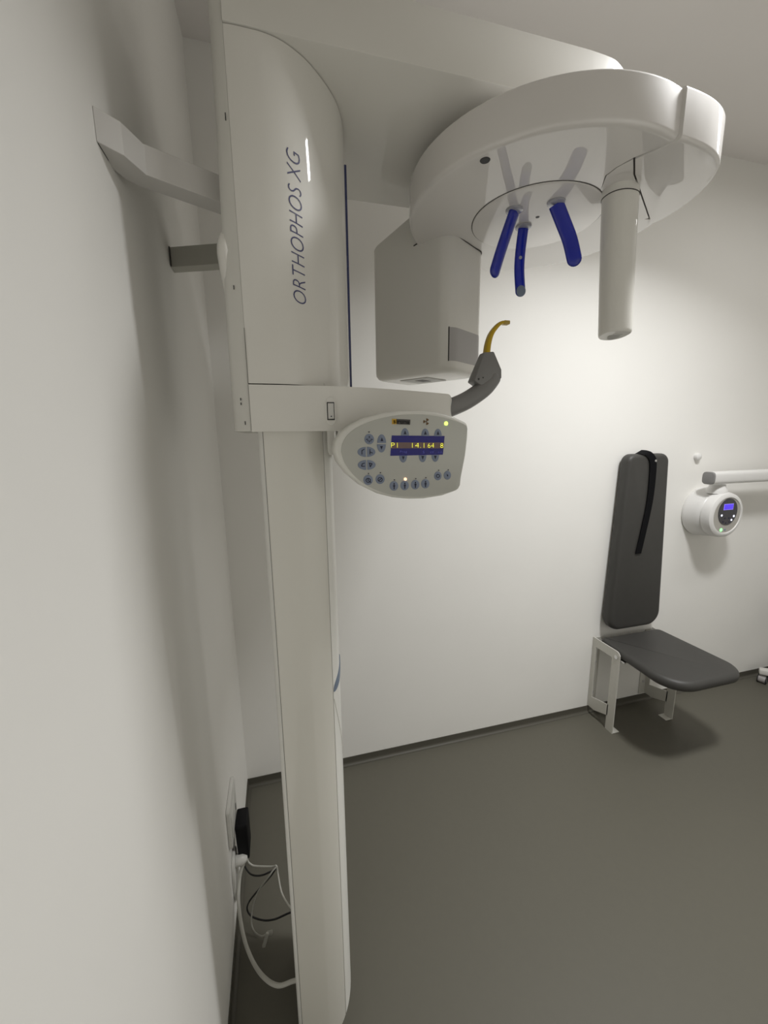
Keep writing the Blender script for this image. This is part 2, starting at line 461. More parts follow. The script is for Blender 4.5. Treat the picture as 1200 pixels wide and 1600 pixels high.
bm = prism_z([(.8936, -.9895), (.8785, -.9625), (.858, -.929), (.849, -.904), (.849, -.879), (.90, -.80), (1.063, -.769), (1.066, -.78), (.90, -.90), (.865, -.94), (.882, -.966)], 1.990, 2.061)
link('ring_seam_core', finish(bm), M['seam'], ring)
# sensor column
rings = []
for z, cx, cy, k in ((1.992, .9125, -.8480, 1.0), (1.90, .917, -.8485, .985), (1.80, .923, -.849, .965), (1.718, .9285, -.8495, .95), (1.7135, .9287, -.8495, .93), (1.7115, .9288, -.8495, .88)):
    rings.append([(cx+x*k, cy+y*k, z+(.0 if z > 1.72 else -.006*max(0, (y+.01)/.04))) for x, y in sqc(.0345, .031, 2.2, 40)])
sen = link('sensor_column', finish(loft(rings)), M['cover'], mc, 40)
bm = lathe([(.013, 0), (.013, -.001)], (.930, -.846, 1.7085), (0, .29, .95), 16); box(.918, .942, -.858, -.853, 1.7095, 1.7115, bm)
link('sensor_port', finish(bm), M['recess'], sen)
link('sensor_slot', finish(box(.9455, .9475, -.861, -.849, 1.918, 1.950), .0005), M['seam'], sen)
bm = loft([[(.9135+x, -.848+y, z) for x, y in sqc(.0353, .0318, 2.2, 40)] for z in (1.9715, 1.973)])
link('sensor_collar', finish(bm), M['seam'], sen)

# tube head: rounded box hung under the ring
rad = Vector((-.545, .839)); tan = Vector((.839, .545))
fc = Vector((CX, CY))+rad*.172
def TH(t, m): p = fc+tan*t+rad*m; return p
def th_poly(t0, t1, m0, m1, r0=.045, r1=.03, n=7):
    out = []
    for (ct, cm, a0, r) in ((t0+r0, m0+r0, 180, r0), (t1-r0, m0+r0, 270, r0), (t1-r1, m1-r1, 0, r1), (t0+r1, m1-r1, 90, r1)):
        for i in range(n):
            a = math.radians(a0+90*i/(n-1)); q = TH(ct+r*math.cos(a), cm+r*math.sin(a)); out.append((q.x, q.y))
    return out
w = .089
def th_ring(z, d, m1=.274):
    return [(x, y, z) for x, y in th_poly(-w+d, w-d, d, m1-d, .040-d*.4, .030-d*.4)]
rings = [th_ring(1.664, .022), th_ring(1.6655, .014), th_ring(1.670, .006), th_ring(1.678, .0012), th_ring(1.688, 0), th_ring(1.80, 0), th_ring(1.92, 0), th_ring(2.005, 0)]
toprow = []
for x, y, z in th_ring(2.06, 0):
    m = (Vector((x, y))-fc).dot(rad); toprow.append((x, y, 2.085-.062*max(0, min(1, (m-.10)/.16))))
rings.append(toprow)
tubeh = link('tube_head', finish(loft(rings)), M['cover'], mc, 40)
def on_right(t, z, off=.0008):
    # right face: m = 0 with rounded vertical corners of radius .04
    r = .040; m = 0
    if t < -w+r: m = r-math.sqrt(max(0, r*r-(t-(-w+r))**2))
    if t > w-r: m = r-math.sqrt(max(0, r*r-(t-(w-r))**2))
    p = TH(t, m-off); return (p.x, p.y, z)
ts = [-.076+i*.153/20 for i in range(21)]
bm = bmesh.new()
g0 = [[bm.verts.new(on_right(t, z)) for z in (1.693, 1.775)] for t in ts]; g1 = [[bm.verts.new(on_right(t, z, -.002)) for z in (1.693, 1.775)] for t in ts]
for i in range(20):
    bm.faces.new((g0[i][0], g0[i+1][0], g0[i+1][1], g0[i][1])); bm.faces.new((g1[i][0], g1[i][1], g1[i+1][1], g1[i+1][0]))
    for k in (0, 1): bm.faces.new((g0[i][k], g1[i][k], g1[i+1][k], g0[i+1][k]))
for i in (0, 20): bm.faces.new((g0[i][0], g0[i][1], g1[i][1], g1[i][0]))
bw = link('beam_window', finish(bm), M['grey_l'], tubeh); bw['label'] = 'grey beam exit plate'
bm = bmesh.new()
q0 = [bm.verts.new(on_right(-.0775, z, .001)) for z in (1.692, 1.776)]; q1 = [bm.verts.new(on_right(-.0755, z, .001)) for z in (1.776, 1.692)]
bm.faces.new(q0+q1); bmesh.ops.solidify(bm, geom=list(bm.faces), thickness=.001)
link('window_edge', bm, M['seam'], tubeh)
def th_box(t0, t1, m0, m1, z0, z1):
    return prism_z([tuple(TH(*q)) for q in ((t0, m0), (t1, m0), (t1, m1), (t0, m1))], z0, z1)
link('base_label', finish(th_box(-.045, .05, .10, .20, 1.6625, 1.6642), .0005), M['recess'], tubeh)
link('base_slot', finish(th_box(-.018, .022, .135, .165, 1.6618, 1.6628), .0003), M['logo_g'], tubeh)
# seam where head meets ring
pts = [TH(-w-.0003, .115), TH(-w-.0003, .07), TH(-w+.004, .025), TH(-w+.022, .004), TH(-.03, -.0004), TH(.02, -.0004), TH(w-.03, -.0002), TH(w-.006, .018)]
zs = [1.990, 1.996, 1.997, 1.990, 1.9875, 1.9868, 1.9865, 1.9865]
link('head_seam', tube([(p.x, p.y, z) for p, z in zip(pts, zs)], .0016, 6, 6), M['seam'], tubeh)

# temple supports: blue curved blades
def blade(path, wdir, w_, th, label, gtip):
    P = spline(path, 6); W = Vector(wdir).normalized(); rings = []
    for i, p in enumerate(P):
        t = (P[min(i+1, len(P)-1)]-P[max(i-1, 0)]).normalized(); ww = (W-t*W.dot(t)).normalized(); nn = ww.cross(t)
        rings.append([p+ww*a+nn*b for a, b in sqc(w_/2, th/2, 2.5, 20)])
    e = P[-1]; t = (P[-1]-P[-2]).normalized(); ww = (W-t*W.dot(t)).normalized(); nn = ww.cross(t)
    for k in range(1, 6):
        a_ = k/5*PI/2; rings.append([e+t*(w_/2*math.sin(a_))+ww*a*max(.02, math.cos(a_))+nn*b*max(.1, math.cos(a_)) for a, b in sqc(w_/2, th/2, 2.5, 20)])
    o = link('temple_support', finish(loft(rings)), M['blue'], mc, 50); o['label'] = label
    c = P[0]
    link('support_collar', finish(lathe([(.0185, 0), (.0185, .0030), (.016, .0045)], (c.x, c.y, 1.9835), (0, 0, -1), 24)), M['collar'], o)
    return o, P, W
blade([(.739, -.739, 1.979), (.722, -.741, 1.935), (.706, -.744, 1.893), (.693, -.746, 1.855)], (.8, .3, 0), .029, .011, 'leftmost blue support, pointing down and left', False)
o, P, W = blade([(.801, -.680, 1.979), (.7985, -.676, 1.93), (.798, -.676, 1.89), (.801, -.680, 1.842)], (1, -.25, 0), .0245, .009, 'middle blue support with grey tip', True)
e = P[-1]; bm = bmesh.new()
tipr = []
n = Vector((-.25, -1, 0)).normalized()
for i in range(24):
    a = 2*PI*i/24; tipr.append((math.cos(a)*.0112, math.sin(a)*.0128))
u = Vector((1, -.25, 0)).normalized()
bm = loft([[e+u*a+Vector((0, 0, b-.0005))+n*k for a, b in tipr] for k in (.0042, .0056)])
link('support_tip', finish(bm, .0005, 2), M['bluegrey'], o)
pp = P[8]
bm = disc(pp+n*.0044, n, .0038, .0012, 16)
link('support_button', finish(bm), M['collar'], o)
blade([(.809, -.786, 1.979), (.827, -.788, 1.947), (.845, -.791, 1.912), (.857, -.794, 1.875)], (.9, -.45, .35), .031, .011, 'rightmost blue support, curving down and right', False)

# ---------------------------------------------------------------- control panel
YP = -.936
def PX(px, py): return (.299+(px-522)*.001168, 1.4775-(py-705)*.00112-.00003*(px-522))
body_px = [(522, 705), (524, 692), (532, 679), (546, 667), (566, 656), (592, 648), (620, 643), (650, 641.5), (680, 643.5), (705, 649), (731, 660), (732, 680), (729, 712), (723, 745), (718, 768), (690, 777), (660, 781), (635, 781), (610, 778), (585, 771), (560, 758), (540, 740), (527, 722)]
bp_ = [PX(*q) for q in body_px]
bm = prism_y(bp_, YP, YP+.040)
panel = link('control_panel', finish(bm, .006, 4, 50), M['panelbody'], mc, 40)
face_px = [(532, 706), (534, 694), (542, 681), (556, 670), (575, 661), (600, 653.5), (625, 649.5), (655, 648), (685, 651), (708, 656.5), (728, 664.5), (728.5, 680), (726, 710), (720.5, 743), (716, 765.5), (690, 773), (660, 777), (635, 777), (610, 774), (587, 767), (563, 754), (546, 737), (536, 721)]
fp = [tuple(v[:2]) for v in spline([(*PX(*q), 0) for q in face_px]+[(*PX(*face_px[0]), 0)], 3)][:-1]
link('face_plate', finish(prism_y(fp, YP-.0012, YP+.001), .0006, 2, 50), M['panelface'], panel)
YF_ = YP-.0012
def flat(poly_px, d0, d1): return prism_y([PX(*q) for q in poly_px], YF_-d1, YF_-d0)
link('display_screen', finish(flat([(607.5, 681), (691.5, 680.5), (689, 710), (605, 712)], -.0003, .0006)), M['screen'], panel)
link('display_row', finish(flat([(606.6, 691.5), (690.6, 690.8), (689.8, 700), (606, 700.6)], .0004, .0009)), M['screenrow'], panel)
def ptext(body, px, py, hpx, wpx, m, name, spacing=1.0, d=.0009, offs=0):
    bm = text_bm(body, .01, lambda x, y, z: (x, y, z), extrude=0.0, spacing=spacing, offset=offs, res=2)
    ex = extent(bm); kx = wpx/(ex[1]-ex[0]); ky = hpx/(ex[3]-ex[2])
    for v in bm.verts:
        X, Z = PX(px+(v.co.x-ex[0])*kx, py-(v.co.y-ex[2])*ky); v.co = Vector((X, YF_-d, Z))
    bmesh.ops.solidify(bm, geom=list(bm.faces), thickness=.0003)
    return link(name, bm, m, panel)
for tx, px, wd in (('P1', 606.5, 9.5), ('14.1', 639, 19), ('64', 664, 10), ('8', 684.5, 4.5)):
    ptext(tx, px, 699, 7.0, wd, M['digits'], 'display_digits', d=.0013, offs=-.00035)
for tx, px, wd in (('Prog', 620, 11), ('s', 656, 2.5), ('kV', 668, 6), ('mA', 680.5, 7)):
    ptext(tx, px, 708, 4.2, wd, M['caption'], 'display_caption', d=.0010)
# logo: yellow square then grey box, pale letters
link('logo_box', finish(flat([(608, 656), (615, 656), (615, 664), (608, 664)], -.0003, .0004)), M['logo_y'], panel)
link('logo_box', finish(flat([(615, 656), (636.5, 656.5), (636, 664.3), (615, 664)], -.0003, .0004)), M['logo_g'], panel)
ptext('s', 610, 662.6, 4.4, 3.6, M['logo_t'], 'logo_letters', d=.0007)
ptext('irona', 614.5, 662.8, 6.0, 20.5, M['logo_t'], 'logo_letters', d=.0007)
# radiation trefoil
bm = bmesh.new(); tcx, tcz = PX(661.5, 659)
for k in range(3):
    a0 = math.radians(90+30+120*k+30); pl = []
    for i in range(6): a = a0+math.radians(60)*i/5; pl.append((tcx+.0056*math.cos(a), tcz+.0056*math.sin(a)))
    for i in range(6): a = a0+math.radians(60)*(5-i)/5; pl.append((tcx+.0018*math.cos(a), tcz+.0018*math.sin(a)))
    prism_y(pl, YF_-.0005, YF_+.0003, bm)
disc((tcx, YF_, tcz), (0, -1, 0), .0012, .0005, 12, bm)
link('radiation_symbol', finish(bm), M['trefoil'], panel)
bm = disc((*(lambda q: (q[0], YF_, q[1]))(PX(693.5, 661)),), (0, -1, 0), .0034, .0012, 16)
link('indicator_light', finish(bm), M['led_y'], panel)
bm = disc((*(lambda q: (q[0], YF_, q[1]))(PX(628.3, 748.5)),), (0, -1, 0), .0027, .0012, 14)
link('indicator_light', finish(bm), M['led_o'], panel)
# buttons
def rbutton(px, py, rx=7.2, ry=7.8, name='round_button'):
    pl = [(px+rx*math.cos(2*PI*i/24), py+ry*math.sin(2*PI*i/24)) for i in range(24)]
    return link(name, finish(flat(pl, -.0004, .0008), .0003, 2, 60), M['button'], panel)
def dbutton(px, py, w_, h_, d):
    """half-oval key; d = direction of the rounded end (dx,dy in pixels)"""
    pl = []
    for i in range(13):
        a = PI*i/12
        if d[1]: pl.append((px+w_*math.cos(a), py+d[1]*h_*math.sin(a)))
        else: pl.append((px+d[0]*w_*math.sin(a), py+h_*math.cos(a)))
    return link('arrow_button', finish(flat(pl, -.0004, .0008), .0003, 2, 60), M['button'], panel)
def icon(polys):
    bm = bmesh.new()
    for q in polys: prism_y([PX(*p) for p in q], YF_-.0012, YF_-.0007, bm)
    return link('button_icon', finish(bm), M['icon'], panel)
def ring_px(px, py, r, w_=1.1, n=14):
    out = []
    for i in range(n):
        a, b = 2*PI*i/n, 2*PI*(i+1)/n
        out.append([(px+r*math.cos(a), py+r*math.sin(a)), (px+r*math.cos(b), py+r*math.sin(b)), (px+(r-w_)*math.cos(b), py+(r-w_)*math.sin(b)), (px+(r-w_)*math.cos(a), py+(r-w_)*math.sin(a))])
    return out
up = lambda x, y, s=2.2: [(x-s, y+s*1.3), (x+s, y+s*1.3), (x, y-s*1.3)]
dn = lambda x, y, s=2.2: [(x-s, y-s*1.3), (x+s, y-s*1.3), (x, y+s*1.3)]
bar = lambda x0, y0, x1, y1, w_=.6: [(x0-(y1-y0)/max(.01, math.hypot(x1-x0, y1-y0))*w_, y0+(x1-x0)/max(.01, math.hypot(x1-x0, y1-y0))*w_),
                                     (x0+(y1-y0)/max(.01, math.hypot(x1-x0, y1-y0))*w_, y0-(x1-x0)/max(.01, math.hypot(x1-x0, y1-y0))*w_),
                                     (x1+(y1-y0)/max(.01, math.hypot(x1-x0, y1-y0))*w_, y1-(x1-x0)/max(.01, math.hypot(x1-x0, y1-y0))*w_),
                                     (x1-(y1-y0)/max(.01, math.hypot(x1-x0, y1-y0))*w_, y1+(x1-x0)/max(.01, math.hypot(x1-x0, y1-y0))*w_)]
dot = lambda x, y, s=.8: [(x-s, y-s), (x+s, y-s), (x+s, y+s), (x-s, y+s)]
def man(x, y): return [[(x-1.5, y-1.5), (x+1.5, y-1.5), (x+1.5, y+1), (x+.8, y+1), (x+.8, y+5), (x-.8, y+5), (x-.8, y+1), (x-1.5, y+1)], [(x-.9, y-4.5), (x+.9, y-4.5), (x+.9, y-2), (x-.9, y-2)]]
for px in (628, 660, 680.5):
    dbutton(px, 681, 6.2, 11.5, (0, -1)); icon([up(px, 676)])
for px, py in ((625, 711.5), (656, 711), (676.5, 710.5)):
    dbutton(px, py, 6.2, 11.0, (0, 1)); icon([dn(px, py+4)])
dbutton(592, 692.5, 6.8, 13, (0, -1)); icon([up(592.3, 687)])
dbutton(591.5, 694.5, 6.8, 12.5, (0, 1)); icon([dn(591.5, 700)])
rbutton(573.4, 687); icon([bar(573.4, 682.5, 573.4, 685.5), bar(573.4, 689, 573.4, 692), bar(568.5, 687.5, 571.5, 687), bar(575.5, 687, 578.5, 687.5), bar(570.5, 690, 571.8, 688.6), bar(576.5, 690, 575, 688.6), dot(573.2, 676.4)])
for py in (706.3, 726):
    dbutton(568, py, 12.5, 7.6, (-1, 0)); dbutton(569.8, py-.2, 12.5, 7.6, (1, 0))
icon([bar(562, 710, 562, 704), bar(562, 704, 566, 702), bar(574, 702, 574, 710), bar(574, 706, 578, 708)])
icon([bar(561, 728, 566, 728), bar(562, 724, 566, 723), bar(561, 728, 562, 724), bar(572, 723, 577, 724), bar(573, 723, 574, 729), bar(574, 729, 577, 724)])
rbutton(570.5, 749); icon(ring_px(570.5, 749.5, 3.8)+[bar(570.5, 747, 570.5, 751), bar(572, 751, 575, 753), dot(571.2, 739)])
rbutton(588.8, 748, 7, 7.6); icon(ring_px(588.8, 748.5, 3.8)+[bar(586.5, 750.5, 591, 746.5), dot(589.4, 738)])
for px, py, on in ((610.2, 759, 0), (627.2, 758.6, 1), (644.2, 757.6, 0), (660.6, 756.4, 0)):
    rbutton(px, py, 6.8, 7.6); icon(man(px+.2, py)+([] if on else [dot(px+.8, py-9.6)]))
rbutton(681.2, 744, 6.2, 7.2); icon(ring_px(681.2, 744, 3.2)+[dot(682.3, 735)])
rbutton(697.2, 743.2, 6, 7.2); icon([dot(697.2, 743.2, 1.0), bar(696, 741, 698, 745.5, .3), dot(698.2, 734.4)])

# ---------------------------------------------------------------- wall brackets
def bracket(path, half, th, m, label):
    P = [Vector((x, y, 0)) for x, y, z in path]; rings = []
    for i, p in enumerate(path):
        t = (P[min(i+1, len(P)-1)]-P[max(i-1, 0)]).normalized(); n = Vector((t.y, -t.x, 0))
        hh = half
        q = Vector(p)
        if i == 0: n = Vector((0, -1, 0))
        rings.append([q+n*th/2+Vector((0, 0, -hh)), q+n*th/2+Vector((0, 0, hh)), q-n*th/2+Vector((0, 0, hh)), q-n*th/2+Vector((0, 0, -hh))])
    o = link('wall_bracket', finish(loft(rings), .0008, 2, 60), m, mc, 4); o['label'] = label
    return o
b1 = bracket([(0.0003, -.905, 1.909), (.0085, -.893, 1.909), (.026, -.853, 1.909), (.034, -.845, 1.9095), (.15, -.785, 1.910)], .0205, .038, M['bracket'], 'bent white wall bracket nearest the camera')
b2 = bracket([(0.0005, -.514, 1.9025), (.145, -.572, 1.9025)], .0205, .034, M['bracket2'], 'straight grey wall bracket behind the bent one')
link('bracket_edge', finish(box(.0004, .003, -.5345, -.494, 1.8835, 1.9235), .0004), M['seam'], b2)

# ---------------------------------------------------------------- folding wall seat
seat = thing('folding_wall_seat', 'charcoal padded fold-down seat with tall tapered backrest on the far wall', 'seat', (1.975, -.12, 0))
def pad(poly, fn, th, r, rseg=6, bulge=0):
    """upholstered pad: outline lofted with rounded edges; fn(u,v,h)->world"""
    c = (sum(p[0] for p in poly)/len(poly), sum(p[1] for p in poly)/len(poly))
    n = len(poly)
    def inset(d):
        out = []
        for i in range(n):
            a = Vector(poly[i-1]); b = Vector(poly[i]); cc = Vector(poly[(i+1) % n])
            t = (cc-a).normalized(); nn = Vector((-t.y, t.x))
            out.append(b+nn*d)
        return out
    hs = []
    for i in range(rseg+1):
        a = PI/2*i/rseg; hs.append((r-r*math.sin(a), r-r*math.cos(a)))     # bottom rounding: inset, height
    rings = []
    for ins, h in hs: rings.append([fn(p.x, p.y, h) for p in inset(ins)])
    for ins, h in reversed(hs): rings.append([fn(p.x, p.y, th-h) for p in inset(ins)])
    bm = loft(rings, caps=False)
    bm.verts.ensure_lookup_table()
    bm.faces.new([bm.verts[i] for i in range(n)][::-1]); bm.faces.new([bm.verts[len(bm.verts)-n+i] for i in range(n)])
    return bm
def roundpoly(pts, rads, n=8):
    out = []
    N = len(pts)
    for i in range(N):
        p = Vector(pts[i]); a = (Vector(pts[i-1])-p); b = (Vector(pts[(i+1) % N])-p); r = rads[i]
        la, lb = a.length, b.length; a.normalize(); b.normalize()
        ang = math.acos(max(-1, min(1, a.dot(b)))); d = r/math.tan(ang/2)
        p0 = p+a*d; p1 = p+b*d; bis = (a+b).normalized(); c = p+bis*(r/math.sin(ang/2))
        a0 = math.atan2(p0.y-c.y, p0.x-c.x); a1 = math.atan2(p1.y-c.y, p1.x-c.x)
        da = (a1-a0+PI) % (2*PI)-PI
        for k in range(n): out.append((c.x+r*math.cos(a0+da*k/(n-1)), c.y+r*math.sin(a0+da*k/(n-1))))
    return out
# backrest (u = x, v = z), counter-clockwise
bk = roundpoly([(1.797, .497), (2.134, .497), (2.070, 1.403), (1.822, 1.403)], [.075, .075, .045, .04], 10)
bm = pad(bk, lambda u, v, h: (u, -.006-h, v), .060, .022)
back = link('backrest', finish(bm), M['cushion'], seat, 45)
# strap hung over the top of the backrest
sp_ = [(1.905, -.030, 1.4075), (1.912, -.052, 1.409), (1.930, -.064, 1.404), (1.953, -.0688, 1.380), (1.962, -.0695, 1.345), (1.967, -.0692, 1.245), (1.962, -.0690, 1.13), (1.930, -.0690, .907)]
P = spline(sp_, 5); rings = []
for i, p in enumerate(P):
    t = i/(len(P)-1)
    wv = .024-.007*t
    wd = Vector((.9, 0, .42)).normalized() if t < .25 else Vector((1, 0, .0))
    if t < .55: wd = Vector((.9, 0, .42*(1-min(1, t/.55)))).normalized()
    tg = (P[min(i+1, len(P)-1)]-P[max(i-1, 0)]).normalized(); nn = Vector((0, -1, 0)) if t > .3 else Vector((0, -t/.3, 1-t/.3)).normalized()
    rings.append([p-wd*wv, p+wd*wv, p+wd*wv+nn*.0035, p-wd*wv+nn*.0035])
strap = link('head_strap', finish(loft(rings)), M['black'], back, 40)
strap['label'] = 'black strap hanging down the backrest'
bm = lathe([(.0075, 0), (.007, .002), (.004, .0045), (.0005, .005)], (1.974, -.0705, 1.369), (0, -1, 0), 16)
link('strap_snap', finish(bm), M['chrome'], back)
# seat cushion
st = roundpoly([(1.789, -.028), (1.752, -.477), (2.178, -.477), (2.172, -.028)], [.02, .115, .10, .03], 12)
bm = pad(st, lambda u, v, h: (u, v, .405+h+.006*min(1, max(0, -v/.47))), .050, .022)
cush = link('seat_cushion', finish(bm), M['cushion'], seat, 45)
# steel side frames with cut-outs
def side_frame(x, s):
    outer = [(-.0015, .045), (-.0015, .446), (-.155, .446), (-.166, .442), (-.176, .430), (-.176, .0), (-.137, .0), (-.137, .075), (-.040, .045)]
    inner = [(-.026, .098), (-.026, .398), (-.132, .398), (-.132, .120), (-.045, .098)]
    bm = bmesh.new()
    # plate split in convex strips around the opening
    def strip(q): prism_x(q, x-.0025, x+.0025, bm)
    strip([(-.0015, .045), (-.0015, .446), (-.026, .446), (-.026, .045)])
    strip([(-.026, .400), (-.026, .446), (-.155, .446), (-.166, .442), (-.176, .430), (-.176, .400)])
    strip([(-.130, .400), (-.176, .400), (-.176, 0), (-.130, 0)])
    strip([(-.026, .045), (-.026, .108), (-.136, .138), (-.136, .078), (-.050, .045)])
    o = link('side_frame', finish(bm), M['frame'], seat, 20)
    fl = box(min(x, x+s*.045), max(x, x+s*.045), -.004, -.0015, .045, .44)
    link('wall_flange', finish(fl), M['frame'], o)
    ft = box(min(x, x+s*.042), max(x, x+s*.042), -.176, -.130, 0.0005, .0045)
    link('foot_tab', finish(ft, .001, 1), M['frame'], o)
    bm = disc((x-s*.0025, -.156, .416), (-s, 0, 0), .010, .004, 16); 
    link('pivot_bolt', finish(bm), M['chrome'], o)
    for z in (.30, .12): link('wall_screw', finish(disc((x+s*.022, -.004, z), (0, -1, 0), .006, .004, 12)), M['grey_l'], o)
    if s > 0:
        link('hinge_lug', finish(box(x+.003, x+.028, -.199, -.177, .402, .409), .001), M['chrome'], o)
side_frame(1.772, 1); side_frame(2.160, -1)
link('cross_bar', finish(box(1.775, 2.157, -.17, -.13, .388, .402), .001), M['frame'], seat)

# ---------------------------------------------------------------- wall mounted small x-ray unit
ux = thing('wall_xray_unit', 'white round wall-mounted x-ray control unit with blue display and arm above', 'x-ray unit', (2.395, 0, 1.087))
Uc = (2.395, 0, 1.087)
link('base_housing', finish(lathe([(.128, .001), (.132, .008), (.131, .02), (.124, .06), (.119, .088), (.116, .0915)], Uc, (0, -1, 0), 64)), M['unit'], ux)
bz = link('front_bezel', finish(lathe([(.108, .088), (.117, .094), (.1175, .118), (.112, .135), (.100, .142), (.092, .1415), (.090, .137)], (2.391, 0, 1.087), (0, -1, 0), 64)), M['unit'], ux)
UF = (2.391, -.137, 1.087)
link('bezel_plate', finish(disc(UF, (0, -1, 0), .0905, .001, 48)), M['bezelgrey'], bz)
bm = prism_y([(UF[0]+.002+x*.0625, UF[2]+.018+z*.0680) for x, z in circ(1, 40)], -.1405, -.1375)
link('control_face', finish(bm), M['glassblack'], bz)
link('display_frame', finish(box(2.360, 2.424, -.1412, -.140, 1.1155, 1.1465), .001), M['lcd_frame'], bz)
link('display_screen', finish(box(2.3625, 2.4215, -.1418, -.141, 1.118, 1.144), .0005), M['lcd'], bz)
for x, z, k, r in ((2.353, 1.089, 'led_w', .0052), (2.436, 1.081, 'led_w', .0055), (2.4235, 1.062, 'led_w', .005), (2.366, 1.013, 'led_g', .0085), (2.392, 1.012, 'bluegrey', .0055)):
    yy = -.1403 if k == 'led_w' else -.138
    link('indicator_light', finish(disc((x, yy, z), (0, -1, 0), r, .0012, 14)), M[k], bz)
for x, z in ((2.368, 1.055), (2.378, 1.072), (2.405, 1.072), (2.412, 1.052), (2.388, 1.048)):
    link('touch_key', finish(disc((x, -.1403, z), (0, -1, 0), .0045, .0008, 12)), M['icon'], bz)
# swivel neck and horizontal arm
link('swivel_neck', finish(lathe([(.046, 0), (.044, .02), (.036, .032), (.033, .045)], (2.375, -.085, 1.195), (0, 0, 1), 36)), M['unit'], ux)
arm = loft([[(x, -.105+a, 1.277+b) for a, b in sqc(.030, .0315, 3.6, 32)] for x in (2.285, 3.15)])
ar = link('arm', finish(arm), M['unit'], ux, 40)
capb = loft([[(x, -.105+a*k, 1.277+b*k) for a, b in sqc(.030, .0315, 3.6, 32)] for x, k in ((2.2852, 1.0), (2.279, 1.0), (2.2765, .96), (2.2755, .88))])
ec = link('arm_end_cap', finish(capb), M['grey'], ar, 40); ec['label'] = 'grey end cap'

# round white knob on the wall
bm = lathe([(.0165, .0005), (.0175, .004), (.0185, .011), (.0165, .018), (.010, .0225), (.001, .024)], (2.318, 0, 1.378), (0, -1, 0), 28)
tag(link('wall_hook', finish(bm), M['unit'], recenter=True), 'small round white wall hook above the round x-ray unit', 'hook')

# ---------------------------------------------------------------- rolling stool, only a foot in view
so = thing('rolling_stool', 'white-footed rolling stool on castors cut off by the right edge of the photo', 'stool', (3.134, -.288, 0))
cx, cy = 3.134, -.288
for k in range(5):
    a = math.radians(126+72*k); d = Vector((math.cos(a), math.sin(a), 0)); s = Vector((-d.y, d.x, 0))
    c = Vector((cx, cy, 0)); e = c+d*.265
    rings = []
    for r, h0, h1, w_ in ((.02, .095, .135, .024), (.16, .075, .112, .023), (.255, .062, .092, .022), (.285, .060, .088, .021)):
        q = c+d*r; rings.append([q-s*w_+Vector((0, 0, h0)), q+s*w_+Vector((0, 0, h0)), q+s*w_+Vector((0, 0, h1)), q-s*w_+Vector((0, 0, h1))])
    lg = link('leg', finish(loft(rings), .004, 2), M['stoolwhite'], so, 40)
    ax = Vector((.35, -.94, 0)) if k == 0 else (s*.6+d*.8).normalized()
    wc = e+Vector((0, 0, .0262))
    link('castor_wheel', finish(lathe([(.017, -.019), (.0225, -.017), (.0225, .017), (.017, .019)], wc, ax, 24)), M['wheel'], lg)
    for sg in (-1, 1): link('castor_tyre', finish(lathe([(.018, -.002), (.0258, -.002), (.0258, .002), (.018, .002), (.018, -.002)], wc+ax*.0185*sg, ax, 24, None)), M['tyre'], lg)
    link('castor_stem', finish(lathe([(.006, 0), (.006, .03)], (e.x, e.y, .036), (0, 0, 1), 12)), M['chrome'], lg)
link('gas_column', finish(lathe([(.03, .09), (.03, .14), (.019, .142), (.019, .45)], (cx, cy, 0), (0, 0, 1), 24)), M['chrome'], so)
link('seat', finish(lathe([(.10, .445), (.165, .452), (.178, .475), (.172, .51), (.14, .525), (.001, .528)], (cx, cy, 0), (0, 0, 1), 40)), M['navy'], so)

# ---------------------------------------------------------------- sockets and cables by the left wall
bm = finish(prism_x(roundpoly([(-.540, .295), (-.402, .295), (-.402, .430), (-.540, .430)][::-1], [.012]*4, 5), .0005, .011), .002, 2, 60)
sk = thing('wall_socket', 'white double socket plate on the left wall behind the column', 'socket', (0, -.47, .295))
link('socket_plate', bm, M['socket'], sk)
link('socket_insert', finish(prism_x(roundpoly([(-.525, .315), (-.45, .315), (-.45, .40), (-.525, .40)][::-1], [.01]*4, 4), .011, .0135), .001, 2, 60), M['socket'], sk)
link('socket_hole', finish(prism_x(circ(.006, 10) and [(-.428+.006*math.cos(2*PI*i/12), .335+.012*math.sin(2*PI*i/12)) for i in range(12)], .0112, .0118)), M['hole'], sk)
bm = prism_x([(-.500+.042*a, .165+.078*b) for a, b in sqc(1, 1, 3, 28)], .0005, .009)
tag(link('socket_cover', finish(bm, .002, 2, 60), M['socket'], recenter=True), 'rounded white cover plate on the left wall just above the floor', 'socket')

ad = thing('power_adapter', 'black power adapter plugged in at the left wall with a black cable', 'power adapter', (.03, -.465, .2))
bm = loft([[(x0, y0, z), (x1, y0, z), (x1, y1, z), (x0, y1, z)] for z, x0, x1, y0, y1 in ((.200, .020, .049, -.495, -.432), (.215, .0165, .050, -.500, -.428), (.320, .0142, .050, -.500, -.428), (.328, .0165, .048, -.497, -.432))])
link('adapter_body', finish(bm, .003, 2, 40), M['adapter'], ad)
link('adapter_pins', finish(box(.006, .0155, -.475, -.455, .30, .315), .001), M['adapter'], ad)
blk = [(.036, -.470, .208), (.030, -.475, .185), (.029, -.48, .161), (.049, -.5, .144), (.082, -.53, .166), (.117, -.55, .196), (.128, -.56, .212), (.111, -.56, .189), (.074, -.55, .141), (.045, -.55, .108), (.036, -.55, .080), (.05, -.56, .061), (.084, -.58, .062), (.119, -.6, .081), (.162, -.63, .13), (.181, -.65, .155)]
link('adapter_cable', tube(blk, .0026, 8, 6), M['cable_b'], ad)

